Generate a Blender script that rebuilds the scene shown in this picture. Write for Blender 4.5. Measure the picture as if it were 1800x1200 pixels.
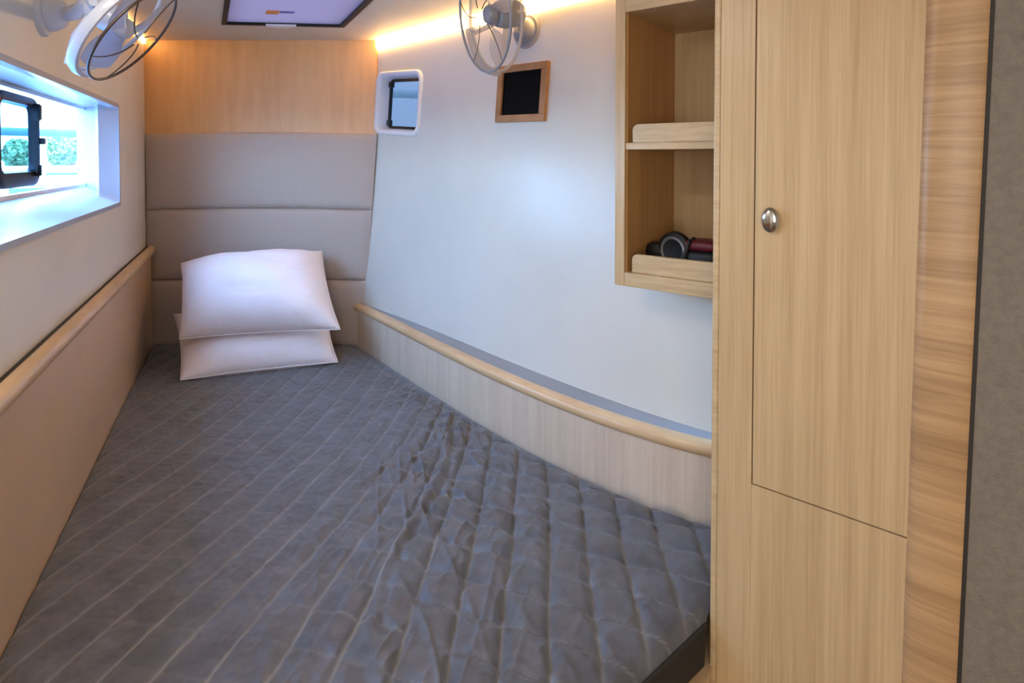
import bpy, bmesh, math, random
import numpy as np
from mathutils import Vector, Matrix
from mathutils.bvhtree import BVHTree

random.seed(4)
S = bpy.context.scene
COL = S.collection
for o in list(bpy.data.objects):
    bpy.data.objects.remove(o)

# ------------------------------------------------------------------ camera, sky, lights, exposure
F, CX, HOR, PITCH, EYE = 1000.0, 900.0, 278.0, math.radians(1.3), 1.6
YPP = HOR + F * math.tan(PITCH)
cd = bpy.data.cameras.new('camera')
cam = bpy.data.objects.new('camera', cd)
COL.objects.link(cam)
cd.sensor_fit = 'HORIZONTAL'
cd.sensor_width = 36.0
cd.lens = 36.0 * F / 1800.0
cd.shift_y = -(600.0 - YPP) / 1800.0
cd.clip_start = 0.02
cam.location = (0, 0, EYE)
cam.rotation_euler = (math.pi / 2 - PITCH, 0, 0)
S.camera = cam

S.view_settings.view_transform = 'Standard'
S.view_settings.look = 'None'
S.view_settings.exposure = 0.32
S.view_settings.gamma = 1.0
S.view_settings.use_curve_mapping = False

W = bpy.data.worlds.new('daylight')
S.world = W
W.use_nodes = True
nt = W.node_tree
nt.nodes.clear()
wo = nt.nodes.new('ShaderNodeOutputWorld')
bg = nt.nodes.new('ShaderNodeBackground')
geo = nt.nodes.new('ShaderNodeNewGeometry')
sep = nt.nodes.new('ShaderNodeSeparateXYZ')
ramp = nt.nodes.new('ShaderNodeValToRGB')
tc = nt.nodes.new('ShaderNodeTexCoord')
nt.links.new(tc.outputs['Generated'], sep.inputs[0])
nt.links.new(sep.outputs['Z'], ramp.inputs[0])
ramp.color_ramp.elements[0].position = 0.0      # hazy bright sky, brighter overhead
ramp.color_ramp.elements[0].color = (0.36, 0.55, 0.82, 1)
ramp.color_ramp.elements[1].position = 0.75
ramp.color_ramp.elements[1].color = (0.38, 0.72, 1.30, 1)
nt.links.new(ramp.outputs[0], bg.inputs[0])
bg.inputs[1].default_value = 22.0
nt.links.new(bg.outputs[0], wo.inputs[0])


def light(name, kind, loc, energy, color, size=None, size_y=None, aim=None):
    l = bpy.data.lights.new(name, kind)
    l.energy = energy
    l.color = color
    if kind == 'AREA':
        l.shape = 'RECTANGLE'
        l.size = size
        l.size_y = size_y or size
    o = bpy.data.objects.new(name, l)
    COL.objects.link(o)
    o.location = loc
    if aim is not None:
        o.rotation_euler = (Vector(aim) - Vector(loc)).to_track_quat('-Z', 'Y').to_euler()
    return o


sun = light('sun', 'SUN', (0, 0, 8), 4.0, (1.0, 0.95, 0.88))
sun.rotation_euler = Vector((-0.42, 0.34, -0.84)).to_track_quat('-Z', 'Y').to_euler()
sun.data.angle = math.radians(0.6)
# added unseen fill lights: one behind the camera, one overhead out of view
light('rear_fill', 'AREA', (-0.35, -1.45, 1.55), 20.0, (1.0, 0.96, 0.91), 1.1, 0.9, (-0.4, 2.2, 1.1))
light('overhead_fill', 'AREA', (-0.55, 0.55, 2.13), 5.0, (1.0, 0.93, 0.84), 0.22, 0.22, (-0.55, 0.56, 0.2))


# ------------------------------------------------------------------ helpers
def ray(px, py):
    a = (px - CX) / F
    b = -(py - YPP) / F
    return Vector((a, math.cos(PITCH) + b * math.sin(PITCH), -math.sin(PITCH) + b * math.cos(PITCH)))


EYEV = Vector((0, 0, EYE))


def at_z(px, py, z):
    d = ray(px, py)
    return EYEV + d * ((z - EYE) / d.z)


def at_y(px, py, y):
    d = ray(px, py)
    return EYEV + d * (y / d.y)


def at_plane(px, py, p, n):
    d = ray(px, py)
    return EYEV + d * ((Vector(p) - EYEV).dot(n) / d.dot(n))


def lin(c):
    return tuple(((v / 255) / 12.92 if v / 255 <= 0.04045 else ((v / 255 + 0.055) / 1.055) ** 2.4) for v in c) + (1,)


def mat(name, rgb, rough=0.5, metal=0.0, spec=0.5, noise=None, bump=0.0, bscale=60, emit=None, estr=0, coat=0, sheen=0,
        trans=0, stretch=(1, 1, 1), amount=0.15, rotation=(0, 0, 0)):
    m = bpy.data.materials.new(name)
    m.use_nodes = True
    t = m.node_tree
    b = t.nodes['Principled BSDF']
    b.inputs['Base Color'].default_value = lin(rgb)
    b.inputs['Roughness'].default_value = rough
    b.inputs['Metallic'].default_value = metal
    b.inputs['Specular IOR Level'].default_value = spec
    b.inputs['Coat Weight'].default_value = coat
    b.inputs['Sheen Weight'].default_value = sheen
    b.inputs['Transmission Weight'].default_value = trans
    if emit:
        b.inputs['Emission Color'].default_value = lin(emit)
        b.inputs['Emission Strength'].default_value = estr
    if noise or bump:
        c = t.nodes.new('ShaderNodeTexCoord')
        mp = t.nodes.new('ShaderNodeMapping')
        mp.inputs['Scale'].default_value = stretch
        mp.inputs['Rotation'].default_value = rotation
        t.links.new(c.outputs['Object'], mp.inputs[0])
    if noise:
        n = t.nodes.new('ShaderNodeTexNoise')
        n.inputs['Scale'].default_value = noise
        n.inputs['Detail'].default_value = 6
        n.inputs['Roughness'].default_value = 0.6
        t.links.new(mp.outputs[0], n.inputs['Vector'])
        r = t.nodes.new('ShaderNodeValToRGB')
        lo = tuple(max(0, v * (1 - amount)) for v in rgb)
        hi = tuple(min(255, v * (1 + amount * 0.6)) for v in rgb)
        r.color_ramp.elements[0].position = 0.3
        r.color_ramp.elements[0].color = lin(lo)
        r.color_ramp.elements[1].position = 0.7
        r.color_ramp.elements[1].color = lin(hi)
        t.links.new(n.outputs['Fac'], r.inputs[0])
        t.links.new(r.outputs[0], b.inputs['Base Color'])
    if bump:
        n2 = t.nodes.new('ShaderNodeTexNoise')
        n2.inputs['Scale'].default_value = bscale
        n2.inputs['Detail'].default_value = 4
        t.links.new(mp.outputs[0], n2.inputs['Vector'])
        bp = t.nodes.new('ShaderNodeBump')
        bp.inputs['Strength'].default_value = bump
        bp.inputs['Distance'].default_value = 0.004
        t.links.new(n2.outputs['Fac'], bp.inputs['Height'])
        t.links.new(bp.outputs[0], b.inputs['Normal'])
    return m


def wood(name, rgb, dark, stretch, scale=9.0, rough=0.38, band=0.0, rotation=(0, 0, 0)):
    """veneer: fine streaks drawn out along the grain, plus slower tone changes between strips"""
    m = bpy.data.materials.new(name)
    m.use_nodes = True
    t = m.node_tree
    b = t.nodes['Principled BSDF']
    b.inputs['Roughness'].default_value = rough
    c = t.nodes.new('ShaderNodeTexCoord')
    mp = t.nodes.new('ShaderNodeMapping')
    mp.inputs['Scale'].default_value = stretch
    mp.inputs['Rotation'].default_value = rotation
    t.links.new(c.outputs['Object'], mp.inputs[0])
    n = t.nodes.new('ShaderNodeTexNoise')
    n.inputs['Scale'].default_value = scale
    n.inputs['Detail'].default_value = 8
    n.inputs['Roughness'].default_value = 0.65
    n.inputs['Distortion'].default_value = band
    t.links.new(mp.outputs[0], n.inputs['Vector'])
    n2 = t.nodes.new('ShaderNodeTexNoise')
    n2.inputs['Scale'].default_value = scale * 0.22
    n2.inputs['Detail'].default_value = 2
    t.links.new(mp.outputs[0], n2.inputs['Vector'])
    ad = t.nodes.new('ShaderNodeMath')
    ad.operation = 'MULTIPLY_ADD'
    ad.inputs[1].default_value = 0.6
    t.links.new(n.outputs['Fac'], ad.inputs[0])
    ml = t.nodes.new('ShaderNodeMath')
    ml.operation = 'MULTIPLY'
    ml.inputs[1].default_value = 0.4
    t.links.new(n2.outputs['Fac'], ml.inputs[0])
    t.links.new(ml.outputs[0], ad.inputs[2])
    r = t.nodes.new('ShaderNodeValToRGB')
    r.color_ramp.elements[0].position = 0.34
    r.color_ramp.elements[0].color = lin(dark)
    r.color_ramp.elements[1].position = 0.60
    r.color_ramp.elements[1].color = lin(rgb)
    t.links.new(ad.outputs[0], r.inputs[0])
    t.links.new(r.outputs[0], b.inputs['Base Color'])
    bp = t.nodes.new('ShaderNodeBump')
    bp.inputs['Strength'].default_value = 0.12
    bp.inputs['Distance'].default_value = 0.001
    t.links.new(n.outputs['Fac'], bp.inputs['Height'])
    t.links.new(bp.outputs[0], b.inputs['Normal'])
    return m


def glass(name, rgb=(235, 245, 250), gloss=0.08, rough=0.0):
    m = bpy.data.materials.new(name)
    m.use_nodes = True
    t = m.node_tree
    t.nodes.clear()
    o = t.nodes.new('ShaderNodeOutputMaterial')
    tr = t.nodes.new('ShaderNodeBsdfTransparent')
    tr.inputs[0].default_value = lin(rgb)
    gl = t.nodes.new('ShaderNodeBsdfGlossy')
    gl.inputs['Roughness'].default_value = rough
    mx = t.nodes.new('ShaderNodeMixShader')
    mx.inputs[0].default_value = gloss
    t.links.new(tr.outputs[0], mx.inputs[1])
    t.links.new(gl.outputs[0], mx.inputs[2])
    t.links.new(mx.outputs[0], o.inputs[0])
    return m


def translucent(name, rgb, mix=0.5, through=0.0):
    m = bpy.data.materials.new(name)
    m.use_nodes = True
    t = m.node_tree
    t.nodes.clear()
    o = t.nodes.new('ShaderNodeOutputMaterial')
    a = t.nodes.new('ShaderNodeBsdfTranslucent')
    a.inputs[0].default_value = lin(rgb)
    b = t.nodes.new('ShaderNodeBsdfPrincipled')
    b.inputs['Base Color'].default_value = lin(rgb)
    b.inputs['Roughness'].default_value = 0.25
    mx = t.nodes.new('ShaderNodeMixShader')
    mx.inputs[0].default_value = mix
    t.links.new(b.outputs[0], mx.inputs[1])
    t.links.new(a.outputs[0], mx.inputs[2])
    if through:
        tr = t.nodes.new('ShaderNodeBsdfTransparent')
        m2 = t.nodes.new('ShaderNodeMixShader')
        m2.inputs[0].default_value = through
        t.links.new(mx.outputs[0], m2.inputs[1])
        t.links.new(tr.outputs[0], m2.inputs[2])
        mx = m2
    t.links.new(mx.outputs[0], o.inputs[0])
    return m


def link(name, me, m=None, parent=None, smooth=False):
    o = bpy.data.objects.new(name, me)
    COL.objects.link(o)
    if m is not None:
        me.materials.append(m)
    if parent is not None:
        o.parent = parent
    if smooth:
        me.shade_smooth()
    return o


def smooth_by_angle(me, deg=35):
    me.shade_smooth()
    try:
        me.set_sharp_from_angle(angle=math.radians(deg))
    except Exception:
        pass


def obj(name, bm, m, parent=None, smooth=0):
    bmesh.ops.recalc_face_normals(bm, faces=bm.faces)
    me = bpy.data.meshes.new(name)
    bm.to_mesh(me)
    bm.free()
    o = link(name, me, m, parent)
    if smooth:
        smooth_by_angle(me, smooth)
    return o


def tag(o, label=None, cat=None, group=None, kind=None):
    if label:
        o['label'] = label
    if cat:
        o['category'] = cat
    if group:
        o['group'] = group
    if kind:
        o['kind'] = kind
    return o


def empty(name, mtx):
    o = bpy.data.objects.new(name, None)
    o.empty_display_size = 0.05
    COL.objects.link(o)
    o.matrix_world = mtx if isinstance(mtx, Matrix) else Matrix.Translation(mtx)
    return o


def frame(origin, x, y=None, z=None):
    """matrix with local x along x, local z along z (or x cross y)"""
    x = Vector(x).normalized()
    if z is None:
        z = x.cross(Vector(y)).normalized()
    z = Vector(z).normalized()
    yy = z.cross(x).normalized()
    x = yy.cross(z).normalized()
    m = Matrix((x, yy, z)).transposed().to_4x4()
    m.translation = Vector(origin)
    return m


def add_box(bm, x0, x1, y0, y1, z0, z1, bev=0.0, seg=2, M=None):
    vs = [Vector((x, y, z)) for x in (x0, x1) for y in (y0, y1) for z in (z0, z1)]
    b2 = bmesh.new()
    v = [b2.verts.new(p) for p in vs]
    for f in ((0, 1, 3, 2), (4, 6, 7, 5), (0, 4, 5, 1), (2, 3, 7, 6), (0, 2, 6, 4), (1, 5, 7, 3)):
        b2.faces.new([v[i] for i in f])
    if bev:
        bmesh.ops.bevel(b2, geom=list(b2.edges), offset=bev, segments=seg, profile=0.5, affect='EDGES')
    if M is not None:
        bmesh.ops.transform(b2, matrix=M, verts=b2.verts)
    tmp = bpy.data.meshes.new('t')
    b2.to_mesh(tmp)
    b2.free()
    bm.from_mesh(tmp)
    bpy.data.meshes.remove(tmp)
    return bm


def box(*a, **k):
    return add_box(bmesh.new(), *a, **k)


def prism(pts, z0, z1, bev=0.0, seg=2):
    """plan polygon (x, y) raised between two heights"""
    bm = bmesh.new()
    lo = [bm.verts.new((p[0], p[1], z0)) for p in pts]
    hi = [bm.verts.new((p[0], p[1], z1)) for p in pts]
    n = len(pts)
    bm.faces.new(lo[::-1])
    bm.faces.new(hi)
    for i in range(n):
        bm.faces.new((lo[i], lo[(i + 1) % n], hi[(i + 1) % n], hi[i]))
    if bev:
        bmesh.ops.bevel(bm, geom=list(bm.edges), offset=bev, segments=seg, profile=0.5, affect='EDGES')
    return bm


def loft(rings, closed_ring=True, caps=False, wrap=False, bm=None):
    bm = bm or bmesh.new()
    V = [[bm.verts.new(p) for p in r] for r in rings]
    n = len(rings[0])
    pairs = list(zip(V[:-1], V[1:]))
    if wrap:
        pairs.append((V[-1], V[0]))
    for a, b in pairs:
        for i in range(n if closed_ring else n - 1):
            j = (i + 1) % n
            bm.faces.new((a[i], a[j], b[j], b[i]))
    if caps:
        bm.faces.new(V[0][::-1])
        bm.faces.new(V[-1])
    return bm


def rrect(w, h, r, z, n=6, cx=0, cy=0):
    r = min(r, w / 2 - 1e-4, h / 2 - 1e-4)
    out = []
    for sx, sy, a0 in ((1, 1, 0), (-1, 1, 90), (-1, -1, 180), (1, -1, 270)):
        for k in range(n + 1):
            a = math.radians(a0 + 90 * k / n)
            out.append(Vector((cx + sx * (w / 2 - r) + r * math.cos(a), cy + sy * (h / 2 - r) + r * math.sin(a), z)))
    return out


def lathe(prof, n=32, bm=None, M=None):
    """profile of (radius, z) turned about local z; zero radius closes it"""
    b2 = bmesh.new()
    prev = None
    for r, z in prof:
        if r < 1e-6:
            cur = [b2.verts.new((0, 0, z))]
        else:
            cur = [b2.verts.new((r * math.cos(2 * math.pi * k / n), r * math.sin(2 * math.pi * k / n), z)) for k in range(n)]
        if prev:
            for k in range(n):
                j = (k + 1) % n
                if len(cur) == 1 and len(prev) > 1:
                    b2.faces.new((prev[k], prev[j], cur[0]))
                elif len(prev) == 1 and len(cur) > 1:
                    b2.faces.new((prev[0], cur[j], cur[k]))
                elif len(cur) > 1:
                    b2.faces.new((prev[k], prev[j], cur[j], cur[k]))
        prev = cur
    if M is not None:
        bmesh.ops.transform(b2, matrix=M, verts=b2.verts)
    if bm is None:
        return b2
    tmp = bpy.data.meshes.new('t')
    b2.to_mesh(tmp)
    b2.free()
    bm.from_mesh(tmp)
    bpy.data.meshes.remove(tmp)
    return bm


def tube(pts, rad, n=10, bm=None, closed=False, flat=None):
    """round tube along points; rad a number or one per point; flat=(a, b) makes an elliptical section"""
    pts = [Vector(p) for p in pts]
    rad = rad if isinstance(rad, (list, tuple)) else [rad] * len(pts)
    rings = []
    up = None
    for i, p in enumerate(pts):
        a = pts[(i - 1) % len(pts)] if (i or closed) else p
        b = pts[(i + 1) % len(pts)] if (i < len(pts) - 1 or closed) else p
        t = (b - a).normalized()
        if up is None:
            up = t.orthogonal().normalized()
        up = (up - t * up.dot(t)).normalized()
        s = t.cross(up)
        rings.append([p + (up * math.cos(2 * math.pi * k / n) + s * math.sin(2 * math.pi * k / n)) * rad[i] for k in range(n)])
    return loft(rings, True, not closed, closed, bm)


def sweep(path, sect, caps=True):
    """closed section (offset sideways, offset up) swept along a plan path [(Vector pos, Vector side)]"""
    rings = [[p + s * a + Vector((0, 0, b)) for a, b in sect] for p, s in path]
    return loft(rings, True, caps)


def outward(o):
    b_ = bmesh.new()
    b_.from_mesh(o.data)
    if b_.calc_volume(signed=True) < 0:
        bmesh.ops.reverse_faces(b_, faces=b_.faces)
    bmesh.ops.triangulate(b_, faces=b_.faces)
    b_.to_mesh(o.data)
    b_.free()


def carve(o, cutters):
    """cut holes: exact boolean, result baked into the mesh"""
    outward(o)
    for bm in cutters:
        bmesh.ops.recalc_face_normals(bm, faces=bm.faces)
        if bm.calc_volume(signed=True) < 0:
            bmesh.ops.reverse_faces(bm, faces=bm.faces)
        bmesh.ops.triangulate(bm, faces=bm.faces)
        me = bpy.data.meshes.new('cut')
        bm.to_mesh(me)
        bm.free()
        c = bpy.data.objects.new('cut', me)
        COL.objects.link(c)
        md = o.modifiers.new('b', 'BOOLEAN')
        md.operation = 'DIFFERENCE'
        md.object = c
        md.solver = 'EXACT'
        dg = bpy.context.evaluated_depsgraph_get()
        dg.update()
        new = bpy.data.meshes.new_from_object(o.evaluated_get(dg))
        o.modifiers.clear()
        o.data = new
        bpy.data.objects.remove(c)
        bpy.data.meshes.remove(me)
    return o


def extruded(ring_a, ring_b):
    return loft([ring_a, ring_b], True, True)


UP = Vector((0, 0, 1))

# ------------------------------------------------------------------ materials
M_vinyl = mat('cream_vinyl', (222, 217, 210), 0.42, noise=2.2, amount=0.03, bump=0.05, bscale=420)
M_vinyl_r = mat('white_satin_lining', (212, 208, 198), 0.3, noise=1.5, amount=0.03)
M_ceil = mat('ceiling_lining', (208, 196, 180), 0.55, noise=3, amount=0.03, bump=0.04, bscale=400)
M_peach = mat('peach_vinyl_panel', (205, 172, 140), 0.42, noise=2.0, amount=0.05, bump=0.05, bscale=300)
M_headwood = wood('warm_maple_veneer', (224, 180, 128), (208, 162, 112), (5, 1, 0.5), 7, 0.45)
M_oak = wood('pale_oak_veneer', (210, 180, 136), (184, 152, 110), (20, 20, 0.4), 9, 0.33)
M_oakh = wood('pale_oak_edge', (212, 184, 142), (182, 152, 112), (1.2, 1.2, 14), 9, 0.36)
M_rail = wood('oak_rail', (218, 184, 142), (196, 160, 118), (3, 3, 30), 3, 0.3)
M_curl = wood('curly_oak_trim', (200, 160, 114), (160, 122, 82), (2.0, 2.0, 42), 2.2, 0.4, 0.7)
M_veneer = wood('greyed_oak_panel', (216, 196, 174), (198, 178, 156), (12, 12, 0.5), 8, 0.45)
M_shelf_in = wood('oak_shelf_inside', (200, 150, 92), (176, 126, 72), (10, 10, 0.4), 8, 0.5)
M_shelf_back = wood('shelf_back_panel', (206, 176, 132), (184, 154, 112), (10, 10, 0.3), 7, 0.5)
M_grey = mat('grey_leathercloth', (134, 124, 113), 0.75, noise=80, amount=0.08, bump=0.5, bscale=260)
M_cush = mat('taupe_cushion_fabric', (184, 170, 160), 0.85, noise=260, amount=0.05, bump=0.15, bscale=700, sheen=0.2)
M_seam = mat('cushion_shadow_gap', (70, 58, 50), 0.9)
M_dark = mat('dark_gap_and_shade', (52, 46, 42), 0.7)  # dark joint and carcass; also the painted shadow above the left rail
M_black = mat('black_plastic', (16, 16, 18), 0.3)
M_blackm = mat('black_matt', (12, 12, 14), 0.6)
M_screen = mat('dark_display_glass', (3, 3, 4), 0.5, spec=0.08)
M_white = mat('white_moulding', (228, 230, 236), 0.3)
M_whitebl = mat('white_gelcoat', (172, 180, 198), 0.25)
M_ledge = mat('grey_gelcoat_ledge', (140, 142, 148), 0.14)
M_wframe = wood('stained_oak_frame', (176, 128, 82), (150, 104, 62), (3, 3, 3), 8, 0.4)
M_chrome = mat('polished_chrome', (190, 190, 188), 0.12, 1.0)
M_fanw = translucent('pale_blue_white_plastic', (214, 220, 236), 0.2)
M_fanclear = translucent('smoky_clear_plastic', (190, 190, 196), 0.4, 0.35)
M_fanwire = mat('dark_fan_wire', (96, 84, 80), 0.35, 0.6)
M_fangrey = mat('grey_fan_plastic', (140, 142, 150), 0.35)
M_glass = glass('window_glass', (238, 246, 250), 0.06)
M_tint = glass('port_glass', (200, 220, 236), 0.08)
M_portglass = glass('small_port_glass', (110, 112, 116), 0.03)
M_led = mat('warm_led_strip', (255, 226, 178), 0.5, emit=(255, 204, 128), estr=20)
M_led2 = mat('warm_led_strip_dim', (255, 214, 160), 0.5, emit=(255, 196, 120), estr=7)
M_hatch = translucent('lavender_hatch_blind', (128, 112, 116), 0.72)
M_orange = mat('orange_print', (226, 140, 80), 0.6)
M_bluep = mat('blue_grey_print', (118, 122, 190), 0.6)
M_floor = wood('cabin_sole', (150, 116, 80), (120, 90, 60), (0.5, 8, 8), 8, 0.4)
M_pillow = mat('white_pillow_cotton', (248, 240, 244), 0.85, bump=0.25, bscale=90, sheen=0.15, noise=6, amount=0.02)
M_red = mat('dark_red_cloth', (92, 16, 28), 0.5)
M_silver = mat('silver_grey_ring', (128, 130, 132), 0.35, 0.4)

# ------------------------------------------------------------------ measured plan of the cabin
BACK = 2.75
CEIL = EYE + 0.567
MAT = 0.70                       # top of the mattress
A = at_z(268, 605, MAT)
B = at_z(0, 1150, MAT)
dL = (B - A)
dL.z = 0
dL.normalize()                   # along the left side, from the head wall towards the camera
A = A + dL * ((BACK - A.y) / dL.y)
A.z = 0
nL = Vector((dL.y, -dL.x, 0))    # outwards through the left side
if nL.x > 0:
    nL = -nL
LEN_L = 2.9


def left_pt(s, off, z):
    return A + dL * s + nL * off + UP * z


def poly_curve(pts, deg=3):
    x = np.array([p[0] for p in pts])
    y = np.array([p[1] for p in pts])
    return np.polyfit(x, y, deg)


pan_px = [(661, 622), (753, 687), (830, 731), (945, 798), (1079, 857), (1244, 917)]
pan = [(-0.775, BACK)] + [tuple(at_z(x, y, MAT)[:2]) for x, y in pan_px] + [(0.66, 1.31)]
c_pan = poly_curve(pan)
wal_px = [(753, 568), (845, 610), (945, 656), (1022, 689), (1137, 725), (1248, 750)]
wal = [(-0.755, BACK)] + [tuple(at_z(x, y, 0.90)[:2]) for x, y in wal_px] + [(0.80, 1.33), (1.05, 1.22)]
c_wal = poly_curve(wal)
top_px = [(785, 44), (905, 5)]
top = [(-0.646, BACK)] + [tuple(at_z(x, y, CEIL)[:2]) for x, y in top_px] + [(0.38, 1.77), (0.57, 1.63), (0.85, 1.46), (1.15, 1.30)]
c_top = poly_curve(top)


def curve_path(c, x0, x1, n):
    out = []
    for i in range(n):
        x = x0 + (x1 - x0) * i / (n - 1)
        y = float(np.polyval(c, x))
        dy = float(np.polyval(np.polyder(c), x))
        t = Vector((1, dy, 0)).normalized()
        s = Vector((-t.y, t.x, 0))           # to the hull side
        out.append((Vector((x, y, 0)), s))
    return out


# ------------------------------------------------------------------ setting: floor, ceiling, head wall
o = obj('floor', box(-3.2, 1.6, -1.6, 3.0, -0.05, 0.0), M_floor)
tag(o, kind='structure')

o = obj('wall_back', box(-2.1, -0.652, BACK, BACK + 0.04, 0.0, CEIL + 0.05), M_headwood)
tag(o, kind='structure')

PXC = -1.29
ceil = obj('ceiling', prism([(-2.05, BACK + 0.02), (-0.64, BACK + 0.02), (-0.30, 2.42), (0.01, 2.115), (0.38, 1.80), (0.85, 1.49),
                             (1.34, 1.25), (1.34, -1.64), (PXC, -1.64), (PXC, 0.15), (-0.62, 0.2)], CEIL, CEIL + 0.05), M_ceil)
tag(ceil, kind='structure')

# ------------------------------------------------------------------ left side: upper lining with the window opening
OFF = 0.022
RAILZ = EYE - 0.415
p0, n0 = left_pt(0, OFF, 0), nL
q = [at_plane(x, y, p0, n0) for x, y in ((200, 185), (215, 355), (0, 105), (0, 430))]
s_of = lambda p: (p - A).dot(dL)
s_in = (s_of(q[0]) + s_of(q[1])) / 2
z_t = (q[0].z + q[2].z) / 2
z_b = (q[1].z + q[3].z) / 2
s_out = s_in + 1.45
bmw = bmesh.new()
v = []
for off in (OFF, OFF + 0.03):
    for s, z in ((-0.02, RAILZ - 0.02), (LEN_L, RAILZ - 0.02), (LEN_L, CEIL + 0.03), (-0.02, CEIL + 0.03)):
        v.append(bmw.verts.new(left_pt(s, off, z)))
for f in ((0, 1, 2, 3), (4, 7, 6, 5), (0, 4, 5, 1), (1, 5, 6, 2), (2, 6, 7, 3), (3, 7, 4, 0)):
    bmw.faces.new([v[i] for i in f])
wl = obj('wall_left', bmw, M_vinyl)
tag(wl, kind='structure')
RE = 0.10
ro = [(s_in, z_t), (s_out, z_t), (s_out, z_b), (s_in, z_b)]
carve(wl, [extruded([left_pt(s, -0.05, z) for s, z in ro], [left_pt(s, 0.12, z) for s, z in ro])])

# reveal, inner edge and glass of the long hull window
pg, ng = left_pt(0, OFF + RE, 0), nL
gi = [at_plane(x, y, pg, ng) for x, y in ((156, 190), (167, 322), (0, 150), (0, 360))]
s_g = (s_of(gi[0]) + s_of(gi[1])) / 2
zt_r, zb_r = gi[0].z, gi[1].z
zt_g = (gi[0].z + gi[2].z) / 2 + 0.006
zb_g = (gi[1].z + gi[3].z) / 2
M0 = Matrix.Identity(4)
win = empty('window_1', left_pt(s_in, OFF, z_b))
tag(win, kind='structure')
inv = win.matrix_world.inverted()


def in_win(bm):
    bmesh.ops.transform(bm, matrix=inv, verts=bm.verts)
    return bm


def wring(s0, s1, z0, z1, off, r):
    pts = rrect(abs(s1 - s0), abs(z1 - z0), r, 0, 5, (s0 + s1) / 2, (z0 + z1) / 2)
    return [left_pt(p.x, off, p.y) for p in pts]


sg1 = s_out - 0.03
rv = loft([wring(s_in - 0.012, s_out + 0.012, z_b - 0.012, z_t + 0.012, OFF - 0.004, 0.016),
           wring(s_in + 0.003, s_out - 0.003, z_b + 0.003, z_t - 0.003, OFF - 0.004, 0.012),
           wring(s_in + 0.010, s_out - 0.010, z_b + 0.010, z_t - 0.006, OFF + 0.012, 0.012),
           wring(s_in + 0.05, sg1 - 0.01, zb_g - 0.035, zt_g + 0.012, OFF + RE * 0.52, 0.012),
           wring(s_g, sg1, zb_g, zt_g, OFF + RE, 0.012),
           wring(s_g, sg1, zb_g, zt_g, OFF + RE + 0.03, 0.012),
           wring(s_in - 0.012, s_out + 0.012, z_b - 0.012, z_t + 0.012, OFF + RE + 0.03, 0.012)], True, False, True)
obj('window_reveal', in_win(rv), M_whitebl, win, 50)
fw = 0.030
rim = loft([wring(s_g - 0.004, sg1 + 0.004, zb_g - 0.004, zt_g + 0.004, OFF + RE + 0.004, 0.012),
            wring(s_g + fw, sg1 - fw, zb_g + 0.012, zt_g - 0.010, OFF + RE + 0.004, 0.02),
            wring(s_g + fw, sg1 - fw, zb_g + 0.012, zt_g - 0.010, OFF + RE + 0.02, 0.02),
            wring(s_g - 0.004, sg1 + 0.004, zb_g - 0.004, zt_g + 0.004, OFF + RE + 0.02, 0.012)], True, False, True)
obj('window_frame', in_win(rim), M_white, win, 50)

# opening port set in the long window
pr = at_plane(60, 250, pg, ng)
pt_ = at_plane(20, 164, pg, ng)
pb_ = at_plane(20, 330, pg, ng)
sp0, sp1 = s_of(pr), s_of(pr) + 0.30
zp0, zp1 = pb_.z, pt_.z
gp = loft([wring(s_g + fw - .004, sg1 - fw, zb_g + 0.01, zt_g - 0.008, OFF + RE + 0.010, 0.02),
           wring(s_g + fw - .004, sg1 - fw, zb_g + 0.01, zt_g - 0.008, OFF + RE + 0.014, 0.02)], True, True)
pane = obj('glass_pane', in_win(gp), M_glass, win)
cut = extruded(wring(sp0 + 0.004, sp1 - 0.004, zp0 + 0.004, zp1 - 0.004, OFF + RE - 0.02, 0.04),
               wring(sp0 + 0.004, sp1 - 0.004, zp0 + 0.004, zp1 - 0.004, OFF + RE + 0.05, 0.04))
carve(pane, [cut]) if False else cut.free()

sm, zm = (sp0 + sp1) / 2, (zp0 + zp1) / 2
port = empty('opening_port', left_pt(sm, OFF + RE, zm))
tag(port, 'black framed opening port set inside the long side window', 'porthole')
invp = port.matrix_world.inverted()


def in_port(bm):
    bmesh.ops.transform(bm, matrix=invp, verts=bm.verts)
    return bm


o1 = OFF + RE
fr = loft([wring(sp0, sp1, zp0, zp1, o1 + 0.009, 0.045),
           wring(sp0, sp1, zp0, zp1, o1 - 0.010, 0.045),
           wring(sp0 + 0.004, sp1 - 0.004, zp0 + 0.004, zp1 - 0.004, o1 - 0.014, 0.042),
           wring(sp0 + 0.013, sp1 - 0.013, zp0 + 0.038, zp1 - 0.024, o1 - 0.014, 0.022),
           wring(sp0 + 0.015, sp1 - 0.015, zp0 + 0.040, zp1 - 0.026, o1 + 0.009, 0.022)], True, False, True)
obj('port_frame', in_port(fr), M_black, port, 50)
obj('port_pane', in_port(loft([wring(sp0 + 0.012, sp1 - 0.012, zp0 + 0.036, zp1 - 0.022, o1 + 0.000, 0.022),
                               wring(sp0 + 0.012, sp1 - 0.012, zp0 + 0.036, zp1 - 0.022, o1 + 0.004, 0.022)], True, True)), M_tint, port)


def wbox(s0, s1, off0, off1, z0, z1, bev=0.002):
    bm = bmesh.new()
    vs = [bm.verts.new(left_pt(s, of, z)) for s in (s0, s1) for of in (off0, off1) for z in (z0, z1)]
    for f in ((0, 1, 3, 2), (4, 6, 7, 5), (0, 4, 5, 1), (2, 3, 7, 6), (0, 2, 6, 4), (1, 5, 7, 3)):
        bm.faces.new([vs[i] for i in f])
    if bev:
        bmesh.ops.bevel(bm, geom=list(bm.edges), offset=bev, segments=2, affect='EDGES')
    return bm


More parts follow.
